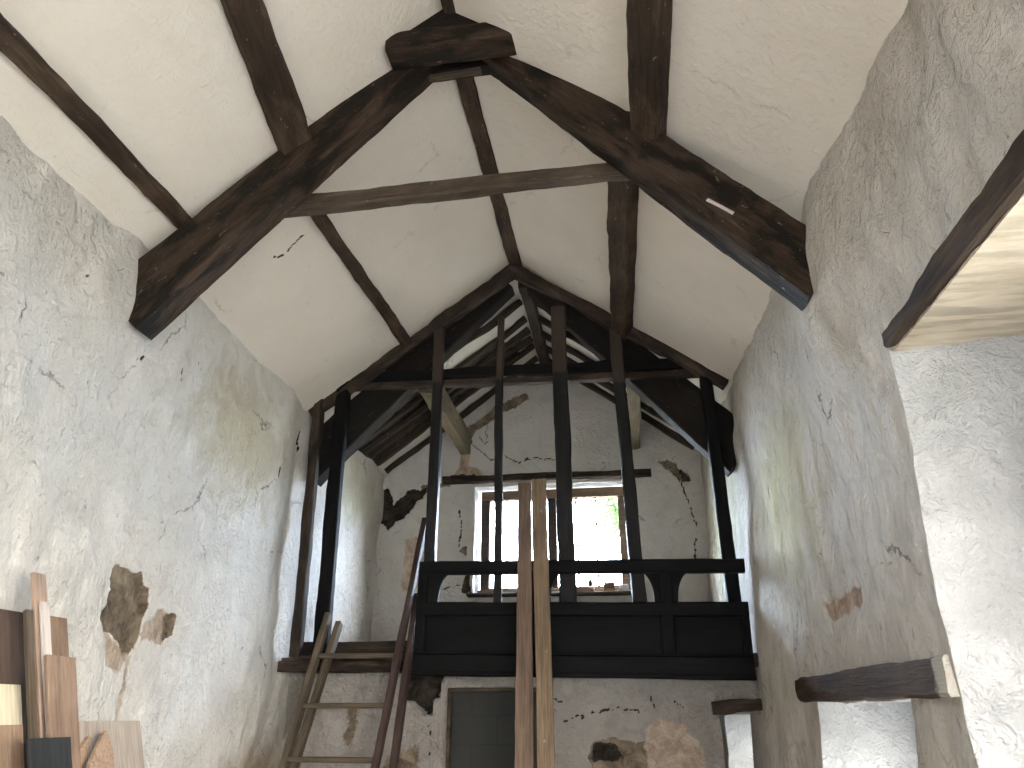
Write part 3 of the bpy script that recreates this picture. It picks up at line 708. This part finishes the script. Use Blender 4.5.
# ------------------------------------------------------------------ lintels of the long wall
def wall_lintel(y0, y1, z, h, proud, w, label, mat, name='lintel', z1=None, h1=None, **k):
    o = beam(name, (xr(y1) - proud + w / 2, y1, z if z1 is None else z1), (xr(y0) - proud + w / 2, y0, z), w, h if h1 is None else h1, mat, None, w, h, **k)
    return tag(o, label, 'lintel', kind='thing')
wall_lintel(3.495, 5.96, 1.735, 0.16, 0.022, 0.15, 'dark gnarled oak lintel with whitewashed end above the low lit window opening', M_LINT, rough=0.008, wane=0.008, seg=0.06)
wall_lintel(0.5, 3.36, 3.235, 0.20, 0.035, 0.14, 'cracked dark lintel edge over the tall white window recess', M_LINT2, z1=3.165, h1=0.085, rough=0.014, wane=0.025, seg=0.06)
sb = prism('soffit_board', [(1.235, 3.125), (1.82, 3.125), (1.82, 3.18), (1.235, 3.18)], 0.4, 3.46, M_SOFF)
sb.rotation_euler.z = 0.0533; sb.location.x += 0.10
tag(sb, 'broad limewashed board forming the underside of the tall recess lintel', 'board')
tag(beam('lintel', (0.60, 7.14, 1.635), (1.06, 7.12, 1.655), 0.16, 0.095, M_LINT2, None, rough=0.016, wane=0.03, seg=0.05),
    'short rough lintel over the narrow lit opening under the gallery end', 'lintel', kind='thing')

# ------------------------------------------------------------------ doorway under the gallery
d1 = empty('door_1', (-1.23, 7.2, 0), kind='structure')
box('frame_jamb', (-1.675, 7.10, 0), (-1.645, 7.24, 1.79), M_PALEBEAM, d1)
box('frame_jamb', (-0.83, 7.10, 0), (-0.80, 7.24, 1.79), M_PALEBEAM, d1)
box('frame_head', (-1.675, 7.10, 1.765), (-0.80, 7.24, 1.795), M_PALEBEAM, d1)
box('infill_panel', (-1.645, 7.17, 0), (-0.83, 7.22, 1.765), M_BLOCK, d1, 0)

# ------------------------------------------------------------------ ladder and loose timber
def lean(z): return 6.765 - 0.42 * (2.1 - z)
lad = empty('wooden_ladder', (-2.4, lean(0), 0), 'old wooden ladder with doubled stiles leaning on the gallery edge', 'ladder')
def lst(x0, x1, z0, z1, dx=0.05, dd=0.09, dy=0.0, mat=M_LADDER):
    return beam('stile', (x0, lean(z0) + dy, z0), (x1, lean(z1) + dy, z1), dx, dd, mat, lad, up=(0, 1, 0), rough=0.004, cham=0.005)
lst(-2.90, -2.80, 0.02, 2.42)
lst(-2.86, -2.715, 0.5, 2.35, dy=0.10)
lst(-2.13, -2.03, 0.02, 3.36, mat=M_RED)['label'] = 'long reddish stile'
lst(-1.96, -2.02, 0.3, 2.60, dy=0.11, mat=M_RED)['label'] = 'short reddish stile'
for k in range(6):
    z = 0.05 + 0.40 * k
    xl = -2.90 + 0.10 * z / 2.40; xq = -2.13 + 0.10 * z / 3.34
    beam('rung', (xl, lean(z) + 0.01, z), (xq, lean(z) + 0.01, z), 0.06, 0.042, M_LADDER, lad, rough=0.003, cham=0.006)
lad.location.x += 0.028
def plank_y(z): return 6.815 - 0.22 * (2.86 - z)
tag(beam('plank', (-0.872, plank_y(0) , 0.0), (-0.957, plank_y(3.60), 3.60), 0.06, 0.155, M_PLANK, None, 0.06, 0.118, up=(1, 0, 0), rough=0.003, cham=0.005),
    'brown sawn plank leaning on the balustrade, its narrow edge pale', 'plank', 'planks leaning on the balustrade')
tag(beam('plank', (-0.685, plank_y(0) - .01, 0.0), (-0.822, plank_y(3.63) - .01, 3.63), 0.045, 0.135, M_PLANK2, None, up=(1, 0, 0), rough=0.003, cham=0.005),
    'taller tan plank in front of the bright window, beside the brown plank', 'plank', 'planks leaning on the balustrade')

# stack of boards against the whitewashed wall
def board(y0, y1, zt, x, th, mat, label, tilt=0.0, name='board', cham=0.004):
    """x: front face at the top edge; every board leans on the wall at the same angle."""
    k = 0.33
    o = beam(name, (x + k * zt - th / 2, (y0 + y1) / 2 + tilt, 0.0), (x - th / 2, (y0 + y1) / 2, zt), y1 - y0, th, mat, None, up=(1, 0, 0), rough=0.003, cham=cham)
    return tag(o, label, 'board', 'loose boards against the whitewashed wall')
board(3.25, 3.643, 2.061, -3.10, 0.05, M_DARKB, 'dark brown board at the back of the stack, next to the whitewashed wall')
board(4.172, 4.794, 1.546, -3.10, 0.03, M_GREYB, 'wide flaking grey-painted board leaning low on the whitewashed wall')
board(3.757, 3.906, 2.065, -3.07, 0.03, M_BROWN, 'short-looking brown board peeking over the big tan board')
board(3.55, 3.645, 2.259, -3.04, 0.022, M_PINK, 'tallest pinkish board of the stack, standing above all the others')
board(3.57, 3.635, 2.116, -2.975, 0.012, M_WHITEB, 'narrow whitewashed board in the stack, in front of the tallest one')
board(3.478, 3.528, 2.062, -2.965, 0.025, M_LADDER, 'narrow upright batten standing in front of the dark brown board')
board(3.525, 3.555, 1.797, -2.91, 0.018, M_BROWN, 'thin splintered strip between the batten and the big tan board')
board(3.555, 3.765, 1.855, -2.855, 0.022, M_TAN, 'big tan board standing in the middle of the stack', tilt=-0.04)
board(3.10, 3.536, 1.716, -2.94, 0.03, M_YEL, 'cream painted board above the rose-brown board')
board(3.05, 3.489, 1.542, -2.845, 0.025, M_TAN, 'rose-brown knotty board low in front of the cream board')
board(3.37, 3.645, 1.488, -2.70, 0.02, M_SLATE, 'flat black panel standing in front of the tan board')
def cutboard(pts, x, zt, th, mat, label):
    k = 0.33; bm = bmesh.new(); cy = sum(p[0] for p in pts) / len(pts)
    a = [bm.verts.new((x + k * (zt - p[1]) - th, p[0] - cy, p[1])) for p in pts]; b = [bm.verts.new((x + k * (zt - p[1]), p[0] - cy, p[1])) for p in pts]
    bm.faces.new(a); bm.faces.new(b[::-1])
    for i in range(len(pts)): bm.faces.new((a[i], b[i], b[(i + 1) % len(pts)], a[(i + 1) % len(pts)]))
    o = fin(bm, 'board', mat, None, 30); o.location = (0, cy, 0)
    return tag(o, label, 'board', 'loose boards against the whitewashed wall')
cutboard([(4.02, 0), (4.17, 0), (4.165, 1.28), (4.285, 1.465), (4.26, 1.475), (4.04, 1.30)], -3.05, 1.475, 0.02, M_OFFCUT, 'narrow offcut with an angled tip in front of the grey-painted board')
cutboard([(4.10, 0), (4.41, 0), (4.38, 1.41), (4.34, 1.50), (4.31, 1.49), (4.17, 1.34), (4.12, 1.20)], -3.0, 1.5, 0.02, M_OFFCUT, 'wider offcut with a pointed top in front of the grey-painted board')

# ------------------------------------------------------------------ outside
gnd = box('ground', (-40, -40, -0.3), (40, 40, -0.13), M_GROUND, None, 0); gnd['kind'] = 'structure'
tr = empty('tree', (1.1, 14.2, -0.13), 'leafy green tree outside the gable window', 'tree')
beam('trunk', (1.1, 14.2, -0.13), (0.9, 14.2, 4.6), 0.30, 0.30, M_GALL, tr, 0.16, 0.16, up=(0, 1, 0), rough=0.02, cham=0.08)
beam('branch', (0.92, 14.2, 4.3), (-0.35, 14.0, 5.25), 0.07, 0.07, M_GALL, tr, 0.02, 0.02, rough=0.01)
bm = bmesh.new(); rnd = random.Random(3)
for k in range(2400):
    if k % 3 == 0: c = V((rnd.gauss(-0.17, .13), rnd.gauss(14.0, .3), rnd.gauss(5.02, .22)))
    elif k % 15 == 1: c = V((rnd.gauss(-0.7, .3), rnd.gauss(14, .3), rnd.gauss(5.38, .08)))
    else: c = V((rnd.gauss(1.1, .75), rnd.gauss(14.2, .7), rnd.gauss(5.4, .7)))
    d = V((rnd.gauss(0, 1), rnd.gauss(0, 1), rnd.gauss(-.4, 1))).normalized(); s = d.cross(V((rnd.gauss(0, 1), rnd.gauss(0, 1), rnd.gauss(0, 1)))).normalized()
    l = rnd.uniform(.07, .13)
    c -= tr.location
    vs = [bm.verts.new(c), bm.verts.new(c + d * l * .5 + s * l * .3), bm.verts.new(c + d * l), bm.verts.new(c + d * l * .5 - s * l * .3)]
    bm.faces.new(vs)
fin(bm, 'foliage', M_LEAF, tr, 0)

# ------------------------------------------------------------------ daylight
w = bpy.data.worlds.new('World'); scene.world = w; w.use_nodes = True
nt = w.node_tree; bg = nt.nodes['Background']
sep = N(nt, 'ShaderNodeSeparateXYZ'); nt.links.new(N(nt, 'ShaderNodeTexCoord').outputs['Generated'], sep.inputs[0])
sky = ramp(nt, math_(nt, 'ADD', math_(nt, 'MULTIPLY', sep.outputs['Z'], 0.5), 0.5), [(0.46, (0.38, 0.36, 0.30)), (0.52, (1.0, 0.955, 0.88)), (1.0, (0.96, 0.94, 0.90))])
az = math_(nt, 'ADD', 1.0, math_(nt, 'MULTIPLY', ramp(nt, sep.outputs['Y'], [(0.1, 0.0), (0.75, 1.0)]), 2.6))    # sky brightened beyond the gable to light the gallery bay
sky = mix(nt, ramp(nt, sep.outputs['Y'], [(0.1, 0.0), (0.6, 1.0)]), sky, (0.62, 0.78, 1.04), 'MULTIPLY')
mul = N(nt, 'ShaderNodeVectorMath', operation='SCALE'); nt.links.new(sky, mul.inputs[0]); nt.links.new(az, mul.inputs['Scale'])
nt.links.new(mul.outputs[0], bg.inputs['Color']); bg.inputs['Strength'].default_value = 20.0

def portal(loc, rot, sx, sy):
    l = bpy.data.lights.new('daylight_portal', 'AREA'); l.shape = 'RECTANGLE'; l.size = sx; l.size_y = sy
    l.cycles.is_portal = True
    o = bpy.data.objects.new('daylight_portal', l); COL.objects.link(o); o.location = loc; o.rotation_euler = rot
R = math.radians
portal((2.0, 1.63, 2.03), (0, R(90), 0), 1.65, 1.95)
portal((2.0, -1.05, 1.95), (0, R(90), 0), 2.4, 2.7)
portal((2.0, 4.73, 0.98), (0, R(90), 0), 1.0, 1.05)
portal((2.0, 8.3, 1.03), (0, R(90), 0), 0.86, 0.85)
portal((-0.95, 9.8, 3.6), (R(-90), 0, 0), 2.0, 1.5)
portal((-1.4, -2.95, 1.05), (R(90), 0, 0), 1.1, 2.3)

# ------------------------------------------------------------------ camera
f = 760.0; vx, vy = 640 - 512, 712 - 384
Yc = V((vx, vy, f)).normalized(); Zc = V((0, -f, vy)).normalized(); Xc = Yc.cross(Zc)
if Xc.x < 0: Xc = -Xc
# rows: world axes in camera (x right, y down, z forward) -> camera axes in world
right = V((Xc.x, Yc.x, Zc.x)); down = V((Xc.y, Yc.y, Zc.y)); fwd = V((Xc.z, Yc.z, Zc.z))
cam = bpy.data.cameras.new('camera'); cam.sensor_width = 36; cam.lens = f / 1024 * 36; cam.clip_start = 0.05
co = bpy.data.objects.new('camera', cam); COL.objects.link(co)
Mc = Matrix((right, -down, -fwd)).transposed().to_4x4(); Mc.translation = V((0, 0, 1.6))
co.matrix_world = Mc
scene.camera = co

scene.view_settings.view_transform = 'Standard'; scene.view_settings.look = 'None'
scene.view_settings.gamma = 1.0; scene.view_settings.use_curve_mapping = False
scene.view_settings.exposure = 0.84
cy = scene.cycles
cy.use_denoising = True
cy.max_bounces = 10; cy.diffuse_bounces = 8; cy.sample_clamp_indirect = 6.0
